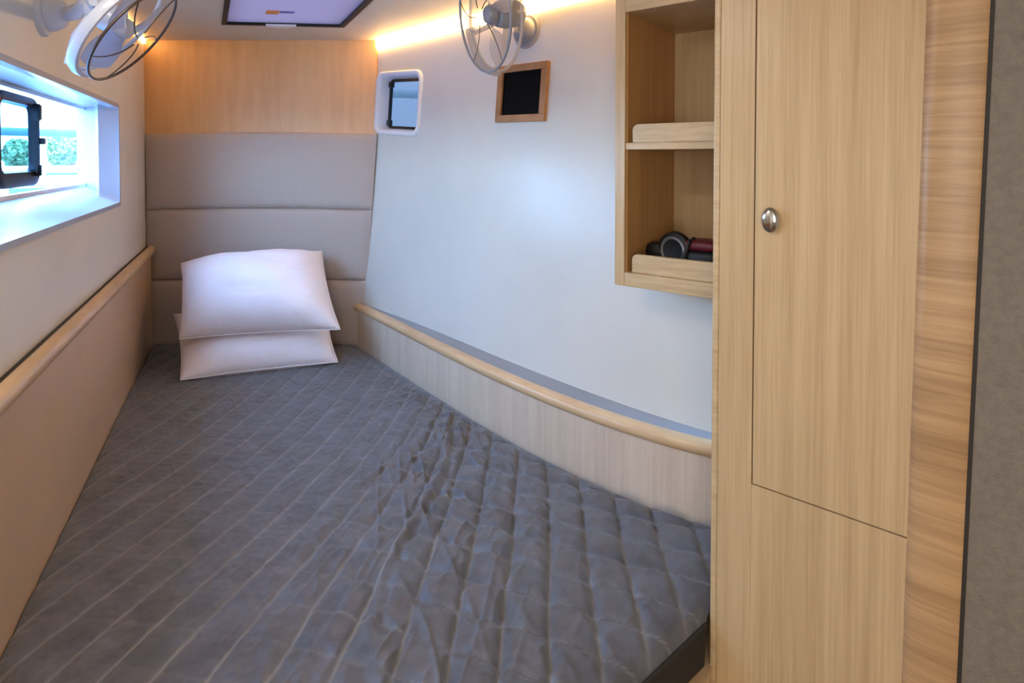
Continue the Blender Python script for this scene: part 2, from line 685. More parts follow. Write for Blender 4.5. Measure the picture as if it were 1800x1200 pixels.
lz = at_plane(60, 248, pg, ng).z
obj('latch', in_port(wbox(sp0 - 0.020, sp0 + 0.006, o1 - 0.022, o1 - 0.002, lz - 0.009, lz + 0.009)), M_black, port)
lh = in_port(wbox(sp0 + 0.042, sp0 + 0.062, o1 - 0.030, o1 - 0.012, zp1 - 0.062, zp1 - 0.016, 0.003))
obj('locking_handle', lh, M_black, port)
lh = in_port(wbox(sp0 + 0.032, sp0 + 0.05, o1 - 0.026, o1 - 0.012, zp0 + 0.02, zp0 + 0.062, 0.006))
obj('locking_handle', lh, M_black, port)

# lower padded panel, rail and dark strip painted as gap shadow on the left side
bm = bmesh.new()
vs = [left_pt(s, of, z) for s in (-0.02, LEN_L) for of in (0.0, 0.03) for z in (0.0, RAILZ - 0.012)]
vs = [bm.verts.new(p) for p in vs]
for f in ((0, 1, 3, 2), (4, 6, 7, 5), (0, 4, 5, 1), (2, 3, 7, 6), (0, 2, 6, 4), (1, 5, 7, 3)):
    bm.faces.new([vs[i] for i in f])
o = obj('trim_1', bm, M_peach)
tag(o, kind='structure')
RT = RAILZ - 0.004
sect = [(0.012, -0.045), (-0.006, -0.045), (-0.016, -0.038), (-0.020, -0.024), (-0.018, -0.010), (-0.008, -0.001), (0.004, 0.0), (0.008, -0.002), (0.012, -0.008)]
o = obj('trim_2', sweep([(left_pt(-0.01, 0, RT), nL), (left_pt(LEN_L, 0, RT), nL)], sect), M_rail, None, 60)
tag(o, kind='structure')
bm = sweep([(left_pt(-0.01, 0, RT), nL), (left_pt(LEN_L, 0, RT), nL)], [(0.012, -0.03), (0.05, -0.03), (0.05, -0.006), (0.012, -0.006)])
o = obj('trim_3', bm, M_dark)
tag(o, kind='structure')

# ------------------------------------------------------------------ right side lining (curved hull side)
NU, NV = 60, 24
pb = curve_path(c_wal, -0.72, 1.05, NU)
pt = curve_path(c_top, -0.66, 1.15, NU)
Z0, Z1 = 0.86, CEIL + 0.03
rings = []
front = []
for j in range(NV + 1):
    f = j / NV
    z = Z0 + (Z1 - Z0) * f
    fz = (z - 0.90) / (CEIL - 0.90)
    front.append([(pb[i][0] * (1 - fz) + pt[i][0] * fz) + UP * z + (pb[i][1] * 0.04 * math.sin(math.pi * max(0, min(1, fz)))) * 0.4
                  for i in range(NU)])
back = [[p + pb[i][1] * 0.03 for i, p in enumerate(r)] for r in front]
bm = bmesh.new()
for j in range(NV + 1):
    r = front[j] + back[j][::-1]
    rings.append(r)
V_ = [[bm.verts.new(p) for p in r_] for r_ in rings]
nn_ = 2 * NU
for ra_, rb_ in zip(V_[:-1], V_[1:]):
    for i in range(nn_):
        bm.faces.new((ra_[i], ra_[(i + 1) % nn_], rb_[(i + 1) % nn_], rb_[i]))
for r_ in (V_[0], V_[-1]):
    for i in range(NU - 1):
        bm.faces.new((r_[i], r_[i + 1], r_[nn_ - 2 - i], r_[nn_ - 1 - i]))
wr = obj('wall_right', bm, M_vinyl_r, None, 30)
tag(wr, kind='structure')
vv = [p for r in front for p in r]
ff = [(j * NU + i, j * NU + i + 1, (j + 1) * NU + i + 1, (j + 1) * NU + i) for j in range(NV) for i in range(NU - 1)]
WB = BVHTree.FromPolygons(vv, ff)


def hit(px, py):
    d = ray(px, py).normalized()
    loc, nor, idx, dist = WB.ray_cast(EYEV, d)
    if nor.dot(d) > 0:
        nor = -nor
    return loc, nor


# wooden fiddle rail, panel under it and ledge behind it
path = curve_path(c_pan, -0.80, 0.64, 50)
path = [(p + UP * 0.90, s) for p, s in path]
sect = [(0.030, -0.034), (-0.004, -0.034), (-0.013, -0.026), (-0.015, -0.014), (-0.010, -0.004), (0.0, 0.0), (0.020, 0.0), (0.030, -0.006)]
o = obj('trim_4', sweep(path, sect), M_rail, None, 60)
tag(o, kind='structure')
o = obj('trim_5', sweep([(p - UP * 0.90, s) for p, s in path], [(0.0, 0.3), (0.022, 0.3), (0.022, 0.872), (0.0, 0.872)]), M_veneer, None, 40)
tag(o, kind='structure')
pw = curve_path(c_wal, -0.72, 0.72, 50)
bm = bmesh.new()
loft([[path[i][0] + path[i][1] * 0.026 - UP * 0.006, pw[i][0] + pw[i][1] * 0.01 + UP * 0.894,
       pw[i][0] + pw[i][1] * 0.01 + UP * 0.87, path[i][0] + path[i][1] * 0.026 - UP * 0.03] for i in range(50)], True, True, False, bm)
o = obj('trim_6', bm, M_ledge, None, 40)
tag(o, kind='structure')

# LED strips under the ceiling edge
tp = curve_path(c_top, -0.645, 1.0, 50)
sect = [(-0.002, -0.046), (-0.013, -0.040), (-0.016, -0.004), (-0.002, -0.002)]
led = obj('light_strip', sweep([(p + UP * CEIL, s) for p, s in tp], sect), M_led)
tag(led, 'glowing warm white light strip along the ceiling edge of right lining', 'light')
led = obj('light_strip', sweep([(left_pt(0.01, OFF, CEIL), nL), (left_pt(0.62, OFF, CEIL), nL)],
                               [(-0.002, -0.022), (-0.012, -0.018), (-0.014, -0.003), (-0.002, -0.002)]), M_led2)
tag(led, 'short warm light strip behind the left fan in the ceiling corner', 'light')

# ------------------------------------------------------------------ small port in the right lining
c0, cn = hit(702, 181)
xr, _ = hit(741, 181)
xl, _ = hit(662, 181)
yt, _ = hit(704, 124)
yb, _ = hit(698, 238)
PW, PH = (xr - xl).length, (yt - yb).length
up_l = (yt - yb).normalized()
xd = (xr - xl).normalized()
PM = frame((xr + xl) / 2 * 0.5 + (yt + yb) / 2 * 0.5, xd, up_l)
if PM.col[2].xyz.dot(cn) < 0:
    PM = frame(PM.translation, -xd, up_l)
ring_w = 0.028
cutb = extruded([PM @ p for p in rrect(PW - 0.02, PH - 0.02, 0.03, 0.08)], [PM @ p for p in rrect(PW - 0.02, PH - 0.02, 0.03, -0.12)])
cuts = [cutb]

port2 = empty('small_porthole', PM)
tag(port2, 'small porthole with rounded white surround beside the padded headboard', 'porthole')
R = 0.045
sur = loft([rrect(PW, PH, R, -0.002), rrect(PW - 0.004, PH - 0.004, R, 0.010), rrect(PW - 0.014, PH - 0.014, R - 0.004, 0.014),
            rrect(PW - 0.040, PH - 0.040, R - 0.01, 0.010), rrect(PW - 0.052, PH - 0.052, R - 0.014, -0.004),
            rrect(PW - 0.072, PH - 0.066, R - 0.018, -0.060), rrect(PW - 0.01, PH - 0.01, R, -0.060)], True, False, True)
obj('surround', sur, M_white, port2, 60)
w2, h2 = PW - 0.066, PH - 0.06
obj('port_frame', loft([rrect(w2, h2, 0.028, -0.058), rrect(w2, h2, 0.028, -0.045), rrect(w2 - 0.022, h2 - 0.028, 0.018, -0.045),
                        rrect(w2 - 0.022, h2 - 0.028, 0.018, -0.058)], True, False, True), M_black, port2, 60)
obj('port_pane', extruded(rrect(w2 - 0.018, h2 - 0.024, 0.018, -0.050), rrect(w2 - 0.018, h2 - 0.024, 0.018, -0.054)), M_portglass, port2)
bm = bmesh.new()
for sx, sy in ((-1, 1), (-1, -1), (1, -1)):
    b = box(sx * (w2 / 2 - 0.026) - 0.013, sx * (w2 / 2 - 0.026) + 0.013, sy * (h2 / 2 - 0.028) - 0.014, sy * (h2 / 2 - 0.028) + 0.014, -0.048, -0.028, bev=0.004)
    obj('locking_handle', b, M_black, port2)

# framed dark display
cs = [hit(x, y) for x, y in ((884, 118), (966, 108), (962, 213), (872, 216))]
cen = (cs[0][0] + cs[1][0] + cs[2][0] + cs[3][0]) / 4
xd = ((cs[1][0] - cs[0][0]) + (cs[2][0] - cs[3][0])).normalized()
yd = ((cs[0][0] - cs[3][0]) + (cs[1][0] - cs[2][0])).normalized()
DW = ((cs[1][0] - cs[0][0]).length + (cs[2][0] - cs[3][0]).length) / 2
DH = ((cs[0][0] - cs[3][0]).length + (cs[1][0] - cs[2][0]).length) / 2
DM = frame(cen, xd, yd)
disp = empty('wall_display', DM)
tag(disp, 'black square display in a brown wooden frame on the right lining', 'display')
bw = 0.026
for nm, x0, x1, y0, y1 in (('frame_side', -DW / 2, DW / 2, DH / 2 - bw, DH / 2), ('frame_side', -DW / 2, DW / 2, -DH / 2, -DH / 2 + bw),
                           ('frame_side', -DW / 2, -DW / 2 + bw, -DH / 2 + bw, DH / 2 - bw), ('frame_side', DW / 2 - bw, DW / 2, -DH / 2 + bw, DH / 2 - bw)):
    obj(nm, box(x0, x1, y0, y1, -0.004, 0.016, bev=0.0015), M_wframe, disp)
obj('screen', box(-DW / 2 + bw - 0.001, DW / 2 - bw + 0.001, -DH / 2 + bw - 0.001, DH / 2 - bw + 0.001, -0.002, 0.007), M_screen, disp)

# ------------------------------------------------------------------ open shelf box
fd = Vector((1.31, -1.0, 0)).normalized()      # along the front, towards the camera
fn = Vector((-fd.y, fd.x, 0))                  # into the hull side
if fn.y < 0:
    fn = -fn
SB0 = at_y(1080, 500, 1.50)
SBZ0 = SB0.z
SBZ1 = EYE + 0.46
SBL, SBD, TH = 0.325, 0.345, 0.028
SM = frame((SB0.x, SB0.y, SBZ0), fd, None, UP)  # local x along front, local y into the wall, z up
if SM.col[1].xyz.dot(fn) < 0:
    raise Exception('frame')
HB = SBZ1 - SBZ0
cuts.append(box(0.008, SBL + 0.3, -0.2, SBD + 0.02, 0.006, HB - 0.006, M=SM))
carve(wr, cuts)
smooth_by_angle(wr.data, 30)
shelf = empty('shelf_unit', SM)
tag(shelf, 'open two-tier oak shelf box set into the right lining beside the tall locker', 'shelf')
BT = 0.036                                       # bottom board
obj('side_panel', box(0, TH, 0.0, SBD, 0, HB, bev=0.002), M_oak, shelf)
obj('side_panel', box(SBL - TH, SBL, 0.0, SBD, 0, HB, bev=0.002), M_oak, shelf)
obj('side_lining', box(TH, TH + 0.003, 0.012, SBD, BT, HB - TH), M_shelf_in, shelf)
obj('bottom_board', box(TH, SBL - TH, 0.0, SBD, 0, BT, bev=0.002), M_oakh, shelf)
topz = at_y(1100, 22, 1.485).z - SBZ0
obj('top_board', box(TH, SBL - TH, 0.0, SBD, topz, HB, bev=0.002), M_oakh, shelf)
obj('back_panel', box(TH, SBL - TH, SBD - 0.012, SBD, BT, topz), M_shelf_back, shelf)
sz1 = at_y(1098, 251, 1.485).z - SBZ0
obj('middle_shelf', box(TH, SBL - TH, 0.004, SBD - 0.012, sz1 - 0.018, sz1, bev=0.002), M_oakh, shelf)


def fiddle(z, h):
    x0, x1 = TH + 0.016, SBL - TH
    pts = [(x0, 0), (x1, 0), (x1, h)]
    for k in range(7):
        a = math.radians(90 + 90 * k / 6)
        pts.append((x0 + 0.014 + 0.014 * math.cos(a), h - 0.014 + 0.014 * math.sin(a)))
    b = loft([[Vector((x, y, z + zz)) for x, zz in pts] for y in (0.012, 0.026)], True, True)
    bmesh.ops.bevel(b, geom=list(b.edges), offset=0.0015, segments=1, affect='EDGES')
    return b


obj('fiddle_board', fiddle(sz1, 0.048), M_oakh, shelf)
obj('fiddle_board', fiddle(BT, 0.048), M_oakh, shelf)

# ------------------------------------------------------------------ tall locker with door
ld = Vector((1.203, -1.0, 0)).normalized()
lnrm = Vector((-ld.y, ld.x, 0))
if lnrm.y < 0:
    lnrm = -lnrm
L0 = at_y(1251, 600, 1.12)
LM = frame((L0.x, L0.y, 0), ld, None, UP)
lock = empty('tall_locker', LM)
tag(lock, 'tall pale oak locker with a flush door at the right', 'locker')
LP, LNv = Vector((L0.x, L0.y, 0)), lnrm


def lx(px, py):
    p = at_plane(px, py, LP, LNv)
    return (p - LP).dot(ld), p.z


xd0, _ = lx(1326, 400)
xdb, zdb = lx(1322, 850)
xr1, zr1 = lx(1592, 945)
xrt, _ = lx(1628, 0)
zdoor = (zdb + zr1) / 2
0 and print('locker door left', xd0, 'right', xr1, xrt, 'z', zdb, zr1)
XR = max(xr1, xrt) + 0.02
es = lx(1263, 600)[0]
obj('edge_strip', box(0, es, 0.0, 0.30, 0, CEIL, bev=0.004, seg=3), M_oakh, lock)
obj('side_stile', box(es + 0.0006, xd0 - 0.0012, 0.0, 0.02, 0, CEIL, bev=0.0006), M_oak, lock)
obj('lower_panel', box(xd0 - 0.0011, XR, 0.0, 0.02, 0, zdoor - 0.0014, bev=0.0006), M_oak, lock)
obj('inner_carcass', box(es, XR, 0.021, 0.30, 0, CEIL - 0.001), M_dark, lock)
door = obj('door', box(xd0 + 0.0012, XR, -0.0004, 0.018, zdoor + 0.0014, CEIL - 0.02, bev=0.0008), M_oak, lock)
kx, kz = lx(1356, 386)
KM = Matrix.Translation((kx, 0, kz)) @ Matrix.Rotation(math.radians(90), 4, 'X') @ Matrix.Diagonal((0.8, 1.2, 0.85, 1))
knob = obj('knob', lathe([(0.0, 0.0), (0.010, 0.0), (0.010, 0.006), (0.0185, 0.008), (0.0195, 0.011), (0.0175, 0.015), (0.0125, 0.0175), (0.0, 0.0188)], 40, M=KM),
           M_chrome, door, 40)
knob['label'] = 'round polished chrome push knob'

# rounded corner post of the locker and grey bulkhead behind it
fT, fB = 0.55, -1.0


def post_ring(z):
    # plan of the post at height z; it leans very slightly with the bulkhead
    k = (z - EYE) * 0.024
    pL = LP + ld * (xr1 + 0.012 + k * 0.7) + UP * z
    R0 = LP + ld * (xr1 + 0.012 + k * 0.7)
    e, nn = ld, lnrm
    pts2 = [R0 - nn * 0.0008, R0 - nn * 0.006 + e * 0.003, R0 - nn * 0.011 + e * 0.010, R0 - nn * 0.012 + e * 0.018]
    w = 0.076 + k * 0.30
    pts2 += [R0 - nn * 0.012 + e * (w - 0.004), R0 - nn * 0.009 + e * w, R0 - nn * 0.0008 + e * w]
    return [p + UP * z for p in pts2]


post = obj('corner_post', loft([post_ring(z) for z in (0, 0.5, 1.0, 1.5, CEIL)], True, True), M_curl)
tag(post, 'rounded corner post of curly-grained oak between locker and grey bulkhead', 'post')
smooth_by_angle(post.data, 40)


def near_ring(z, inset=0.0, w=0.7):
    r = post_ring(z)
    a = r[-2].copy()
    e = Vector((0.80, -0.60, 0)).normalized()
    nn = Vector((-e.y, e.x, 0))
    a0 = a + nn * inset
    g = Vector((0.93, -0.37, 0)).normalized()
    return [a0, a0 + g * w, a0 + g * w + Vector((0, 0.06, 0)), a0 + Vector((0.03, 0.06, 0))]


o = obj('trim_7', loft([[p for p in near_ring(z, 0.001, 0.006)] for z in (0, CEIL)], True, True), M_dark)
tag(o, kind='structure')
gw = loft([[near_ring(z, 0.002)[0] + Vector((0.0045, -0.002, 0))] + near_ring(z, 0.002)[1:] for z in (0, 0.6, 1.2, CEIL)], True, True)
o = obj('wall_near', gw, M_grey)
tag(o, kind='structure')

# passage behind the camera
PX = -1.25
le = left_pt(LEN_L, 0, 0)
for nm, a in (('wall_rear', (PX - 0.05, 1.35, -1.65, -1.6)), ('wall_passage', (PX - 0.05, PX, -1.6, le.y + 0.05)),
              ('wall_return', (PX, le.x - 0.025, le.y, le.y + 0.05)), ('wall_side', (1.3, 1.35, -1.6, 0.75))):
    o = obj(nm, box(a[0], a[1], a[2], a[3], 0, CEIL + 0.02), M_vinyl)
    tag(o, kind='structure')

# ------------------------------------------------------------------ ceiling hatch
hz = CEIL
H = [at_z(x, y, hz) for x, y in ((391, 41), (603, 46), (652, -1), (397, -1))]
wv = H[1] - H[0]
lv = ((H[2] - H[1]) + (H[3] - H[0])) / 2
lv = lv.normalized() * 0.52
HC = [H[0], H[1], H[1] + lv, H[0] + lv]
cenH = (HC[0] + HC[2]) / 2


def hring(inset, z):
    out = []
    for i in range(4):
        p, a, b = HC[i], HC[i - 1], HC[(i + 1) % 4]
        out.append(p + (a - p).normalized() * inset + (b - p).normalized() * inset + UP * (z - hz))
    return out


carve(ceil, [extruded(hring(0.0, hz - 0.05), hring(0.0, hz + 0.15))])
hat = empty('ceiling_hatch', cenH)
tag(hat, 'overhead hatch with lavender blind and black rim in the ceiling', 'hatch')
ih = hat.matrix_world.inverted()


def inh(bm):
    bmesh.ops.transform(bm, matrix=ih, verts=bm.verts)
    return bm


obj('rim', inh(loft([hring(-0.004, hz - 0.006), hring(0.016, hz - 0.006), hring(0.016, hz + 0.05), hring(-0.004, hz + 0.05)], True, False, True)), M_blackm, hat)
obj('blind', inh(loft([hring(0.012, hz + 0.004), hring(0.012, hz + 0.007)], True, True)), M_hatch, hat)
ux = wv.normalized()
uy = lv.normalized()
sp = at_z(479, 22, hz + 0.003)
for nm, c, w_, h_, m_ in (('printed_mark', (479, 22), 0.050, 0.062, M_orange), ('printed_line', (505, 22), 0.054, 0.032, M_bluep)):
    p = at_z(c[0], c[1], hz + 0.0025)
    bmx = loft([[p + ux * sx * w_ / 2 + uy * sy * h_ / 2 + UP * dz for sx, sy in ((-1, -1), (1, -1), (1, 1), (-1, 1))] for dz in (0, 0.0015)], True, True)
    obj(nm, inh(bmx), m_, hat)
lp = at_z(494, 42, hz)
arc = [lp + ux * 0.062 * math.cos(math.radians(a)) + (-uy) * 0.042 * math.sin(math.radians(a)) for a in range(0, 181, 15)]
obj('pull_tab', inh(loft([[p + UP * -0.001 for p in arc], [p + UP * -0.009 for p in arc]], True, True)), M_white, hat)

# ------------------------------------------------------------------ padded headboard
hb = empty('headboard', (-1.25, BACK, MAT))
tag(hb, 'taupe padded headboard of three stacked cushion bands behind the pillows', 'headboard')
rows = [(230, 366), (366, 492), (492, 611)]
YC = BACK - 0.055


def xl_at(z):
    return (A + dL * 0.05).x + 0.012


def cushion(z0, z1):
    nx, nz = 40, 18
    bm = bmesh.new()
    g = []
    for j in range(nz + 1):
        vz = j / nz
        r = []
        for i in range(nx + 1):
            ux_ = i / nx
            z = z0 + (z1 - z0) * vz
            fz = (z - 0.945) / (CEIL - 0.945)
            xr_ = -0.735 + 0.085 * max(-0.4, fz) + 0.032
            xl_ = -1.762
            x = xl_ + (xr_ - xl_) * ux_
            ex = min(1, min(ux_, 1 - ux_) / 0.045)
            ez = min(1, min(vz, 1 - vz) / 0.10)
            e = (1 - (1 - ex) ** 2.2) * (1 - (1 - ez) ** 2.4)
            bul = 0.011 * e + 0.006 * math.sin(math.pi * vz) * math.sin(math.pi * ux_)
            sag = 0.010 * math.sin(math.pi * ux_)
            r.append(bm.verts.new((x, BACK - 0.014 - bul, z + sag * (1 if vz > 0 else 1))))
        g.append(r)
    for j in range(nz):
        for i in range(nx):
            bm.faces.new((g[j][i], g[j][i + 1], g[j + 1][i + 1], g[j + 1][i]))
    bnd = [e for e in bm.edges if len(e.link_faces) == 1]
    ret = bmesh.ops.extrude_edge_only(bm, edges=bnd)
    for e in ret['geom']:
        if isinstance(e, bmesh.types.BMVert):
            e.co.y = BACK - 0.001
    return bm


for y0, y1 in rows:
    za, zb = at_y(450, y1, YC).z, at_y(450, y0, YC).z
    cb = cushion(za + 0.0015 - 0.012, zb - 0.0015 - 0.012)
    bmesh.ops.transform(cb, matrix=hb.matrix_world.inverted(), verts=cb.verts)
    c = obj('cushion', cb, M_cush, hb)
    smooth_by_angle(c.data, 70)


# ------------------------------------------------------------------ mattress
def vnoise(x, y, seed, nx=64):
    rng = np.random.RandomState(seed)
    g = rng.rand(nx, nx)
    xi = np.floor(x).astype(int)
    yi = np.floor(y).astype(int)
    fx = x - xi
    fy = y - yi
    fx = fx * fx * (3 - 2 * fx)
    fy = fy * fy * (3 - 2 * fy)
    a = g[xi % nx, yi % nx]
    b = g[(xi + 1) % nx, yi % nx]
    c = g[xi % nx, (yi + 1) % nx]
    d = g[(xi + 1) % nx, (yi + 1) % nx]
    return (a * (1 - fx) + b * fx) * (1 - fy) + (c * (1 - fx) + d * fx) * fy


C1 = at_z(1245, 1065, MAT)
C2 = at_z(1100, 1200, MAT)
cutd = (C2 - C1)
cutd.z = 0
cutd.normalize()
cutn = Vector((cutd.y, -cutd.x, 0))
if cutn.y > 0:
    cutn = -cutn                        # towards the camera, off the bed
bed = empty('mattress', (-0.6, 1.5, 0.58))
tag(bed, 'mattress under a quilted charcoal grey cover filling the berth', 'mattress')
NR, NC = 620, 440
yf, yb2 = 0.42, BACK - 0.012
Y = np.linspace(yf, yb2, NR)[:, None] * np.ones((1, NC))
xL = (A.x + (Y - A.y) * dL.x / dL.y) + 0.003
xs = np.linspace(-0.9, 0.7, 400)
ys = np.polyval(c_pan, xs)
order = np.argsort(ys)
xR1 = np.interp(Y, ys[order], xs[order]) - 0.004
xR2 = C1.x + (Y - C1.y) * cutd.x / cutd.y
xR3 = np.where(Y > L0.y, L0.x + (Y - L0.y) * lnrm.x / lnrm.y - 0.006, 9.0)
xRR = np.minimum(np.minimum(xR1, xR2), xR3)
U = np.linspace(0, 1, NC)[None, :] * np.ones((NR, 1))
X = xL + (xRR - xL) * U


def kk(x0):
    return 0.05 + 0.25 / (1 + np.exp((x0 + 0.30) / 0.07))


G = 0.55 * np.tanh((Y - 1.3) / 0.55)
x0 = X.copy()
for _ in range(30):
    x0 = 0.5 * x0 + 0.5 * (X - kk(x0) * G)
lowf = vnoise(X * 3.1 + 9, Y * 3.1 + 4, 3) - 0.5
lowf2 = vnoise(X * 7 + 2, Y * 7 + 7, 5) - 0.5
cu = (x0 + 0.012 * lowf + 0.006 * lowf2) / 0.088 + 0.05
cv = (Y + 0.22 * X + 0.05 * np.sin(X * 3) + 0.014 * lowf + 0.006 * lowf2) / 0.088
fu = np.abs(cu - np.round(cu))
fv = np.abs(cv - np.round(cv))
right = 1 / (1 + np.exp(-(X + 0.33) / 0.06))
mid = np.exp(-((X + 0.05 * Y + 0.15) / 0.26) ** 2)
pu = 1 - np.exp(-(fu / 0.10) ** 1.0)
pv = 1 - np.exp(-(fv / 0.10) ** 1.0)
puff = (0.0055 + 0.015 * right) * pu * (0.35 + 0.65 * (pv * (0.25 + 0.75 * right) + (1 - (0.25 + 0.75 * right))))
# folds gathered across the cells
wx = X + 0.22 * (vnoise(X * 5 + 1, Y * 4 + 3, 11) - 0.5) * 0.35
fold = 1 - np.abs(2 * vnoise(wx * 26 + 0.35 * Y * 26, Y * 5.0 + 5, 21) - 1)
fold2 = 1 - np.abs(2 * vnoise(wx * 40 - 0.3 * Y * 40 + 3, Y * 9 + 15, 23) - 1)
fold3 = 1 - np.abs(2 * vnoise((X * 0.8 + Y * 0.6) * 34, (Y * 0.8 - X * 0.6) * 11 + 4, 29) - 1)
wr_ = 0.0095 * mid * fold ** 3 + 0.0060 * (0.2 + mid) * fold2 ** 3 + 0.0050 * (0.25 + 0.75 * right) * fold3 ** 3
big = 0.010 * (vnoise(X * 2.2 + 31, Y * 1.6 + 12, 31) - 0.5)
# the long gathered crease
cr = X - (-0.258 + 0.085 * (Y - 1.15) + 0.02 * np.sin(Y * 9))
crease = 0.012 * np.exp(-(cr / 0.012) ** 2) - 0.006 * np.exp(-((cr - 0.022) / 0.010) ** 2)
crease *= np.clip((Y - 0.95) / 0.25, 0, 1) * np.clip((2.2 - Y) / 0.4, 0, 1)
fine = 0.0012 * (vnoise(X * 90, Y * 90, 41) - 0.5) + 0.0012 * (vnoise(X * 45, Y * 45, 43) - 0.5)
dist = (X - C1.x) * (-cutn.x) + (Y - C1.y) * (-cutn.y)
Rr = 0.028
dd = np.clip(Rr - dist, 0, Rr)
drop = Rr - np.sqrt(np.maximum(0, Rr * Rr - dd * dd))
edge = np.clip(dist / 0.07, 0, 1) * np.clip((xR1 - X) / 0.09, 0.0, 1)
Zt = MAT - 0.004 + (puff + wr_ + big + crease + fine) * (0.05 + 0.95 * edge) - drop
sidef = np.clip(np.minimum(X - xL, xR1 - X) / 0.03, 0, 1)
Zt -= 0.006 * (1 - sidef)
seamw = np.maximum(np.exp(-(fu / 0.030) ** 2), np.exp(-(fv / 0.026) ** 2) * (0.15 + 0.75 * right))
seamw *= 0.45 + 0.55 * vnoise(X * 12, Y * 12, 51)

org = bed.location
co = np.stack([X - org.x, Y - org.y, Zt - org.z], -1).reshape(-1, 3)
idx = (np.arange(NR - 1)[:, None] * NC + np.arange(NC - 1)[None, :]).reshape(-1)
quads = np.stack([idx, idx + 1, idx + NC + 1, idx + NC], -1)
me = bpy.data.meshes.new('quilted_cover')
me.vertices.add(len(co))
me.vertices.foreach_set('co', co.ravel())
me.loops.add(quads.size)
me.loops.foreach_set('vertex_index', quads.ravel().astype(np.int32))
me.polygons.add(len(quads))
me.polygons.foreach_set('loop_start', np.arange(0, quads.size, 4, dtype=np.int32))
me.update(calc_edges=True)
at = me.attributes.new('stitch', 'FLOAT', 'POINT')
at.data.foreach_set('value', seamw.ravel().astype(np.float32))
me.validate()
M_quilt = bpy.data.materials.new('charcoal_quilted_velvet')
M_quilt.use_nodes = True
t = M_quilt.node_tree
b = t.nodes['Principled BSDF']
b.inputs['Roughness'].default_value = 0.5
b.inputs['Sheen Weight'].default_value = 0.25
b.inputs['Sheen Roughness'].default_value = 0.5
an = t.nodes.new('ShaderNodeAttribute')
an.attribute_name = 'stitch'
nz = t.nodes.new('ShaderNodeTexNoise')
nz.inputs['Scale'].default_value = 14
nz.inputs['Detail'].default_value = 8
nz.inputs['Roughness'].default_value = 0.7
tc = t.nodes.new('ShaderNodeTexCoord')
t.links.new(tc.outputs['Object'], nz.inputs['Vector'])
rp = t.nodes.new('ShaderNodeValToRGB')
rp.color_ramp.elements[0].position = 0.3
rp.color_ramp.elements[0].color = lin((70, 71, 76))
rp.color_ramp.elements[1].position = 0.7
rp.color_ramp.elements[1].color = lin((102, 102, 110))
t.links.new(nz.outputs['Fac'], rp.inputs[0])
mx = t.nodes.new('ShaderNodeMix')
mx.data_type = 'RGBA'
mx.inputs['B'].default_value = lin((164, 160, 158))
mlt = t.nodes.new('ShaderNodeMath')
mlt.operation = 'MULTIPLY'
mlt.inputs[1].default_value = 0.6
t.links.new(an.outputs['Fac'], mlt.inputs[0])
t.links.new(mlt.outputs[0], mx.inputs['Factor'])
t.links.new(rp.outputs[0], mx.inputs['A'])
t.links.new(mx.outputs['Result'], b.inputs['Base Color'])
o = link('quilted_cover', me, M_quilt, bed, True)
M_side = mat('dark_mattress_side', (46, 43, 36), 0.85, noise=120, amount=0.1)
# border of the mattress along the cut corner
e0 = C1 + cutd * 0.012
e1 = C1 + cutd * 1.05
bm = bmesh.new()
loft([[p + cutn * a + UP * (z - p.z) for a, z in ((0.0, MAT - Rr), (0.002, MAT - 0.06), (0.0, 0.585), (-0.04, 0.585), (-0.04, MAT - Rr - 0.01))]
      for p in (e0, e1)], True, True, False, bm)
bmesh.ops.transform(bm, matrix=Matrix.Translation(-org), verts=bm.verts)
obj('mattress_side', bm, M_side, bed)
bm = tube([e0 + cutn * 0.002 + UP * (MAT - Rr - 0.002 - e0.z), e1 + cutn * 0.002 + UP * (MAT - Rr - 0.002 - e1.z)], 0.004, 8)
bmesh.ops.transform(bm, matrix=Matrix.Translation(-org), verts=bm.verts)
obj('piping', bm, M_side, bed, 60)

# berth base under the mattress
fe = [C1 + cutd * 0.05 + cutn * 0.03, C1 + cutd * 1.10 + cutn * 0.035]
bp_ = [(fe[0].x, fe[0].y), (fe[1].x, fe[1].y), tuple(left_pt(2.62, -0.004, 0)[:2]), tuple(left_pt(0.02, -0.004, 0)[:2])]
for p, s in curve_path(c_pan, -0.77, 0.52, 14):
    bp_.append((p.x - s.x * 0.004, min(p.y - s.y * 0.004, BACK - 0.004)))
base = empty('berth_base', (-0.6, 1.5, 0))
tag(base, 'pale wooden berth base showing below the cut corner of the mattress', 'bed base')
bmB = prism(bp_, 0.0, 0.545)
bmesh.ops.transform(bmB, matrix=base.matrix_world.inverted(), verts=bmB.verts)
obj('base_body', bmB, M_veneer, base)
bmB = prism(bp_, 0.546, 0.582)
bmesh.ops.transform(bmB, matrix=base.matrix_world.inverted(), verts=bmB.verts)
obj('base_top', bmB, M_rail, base)


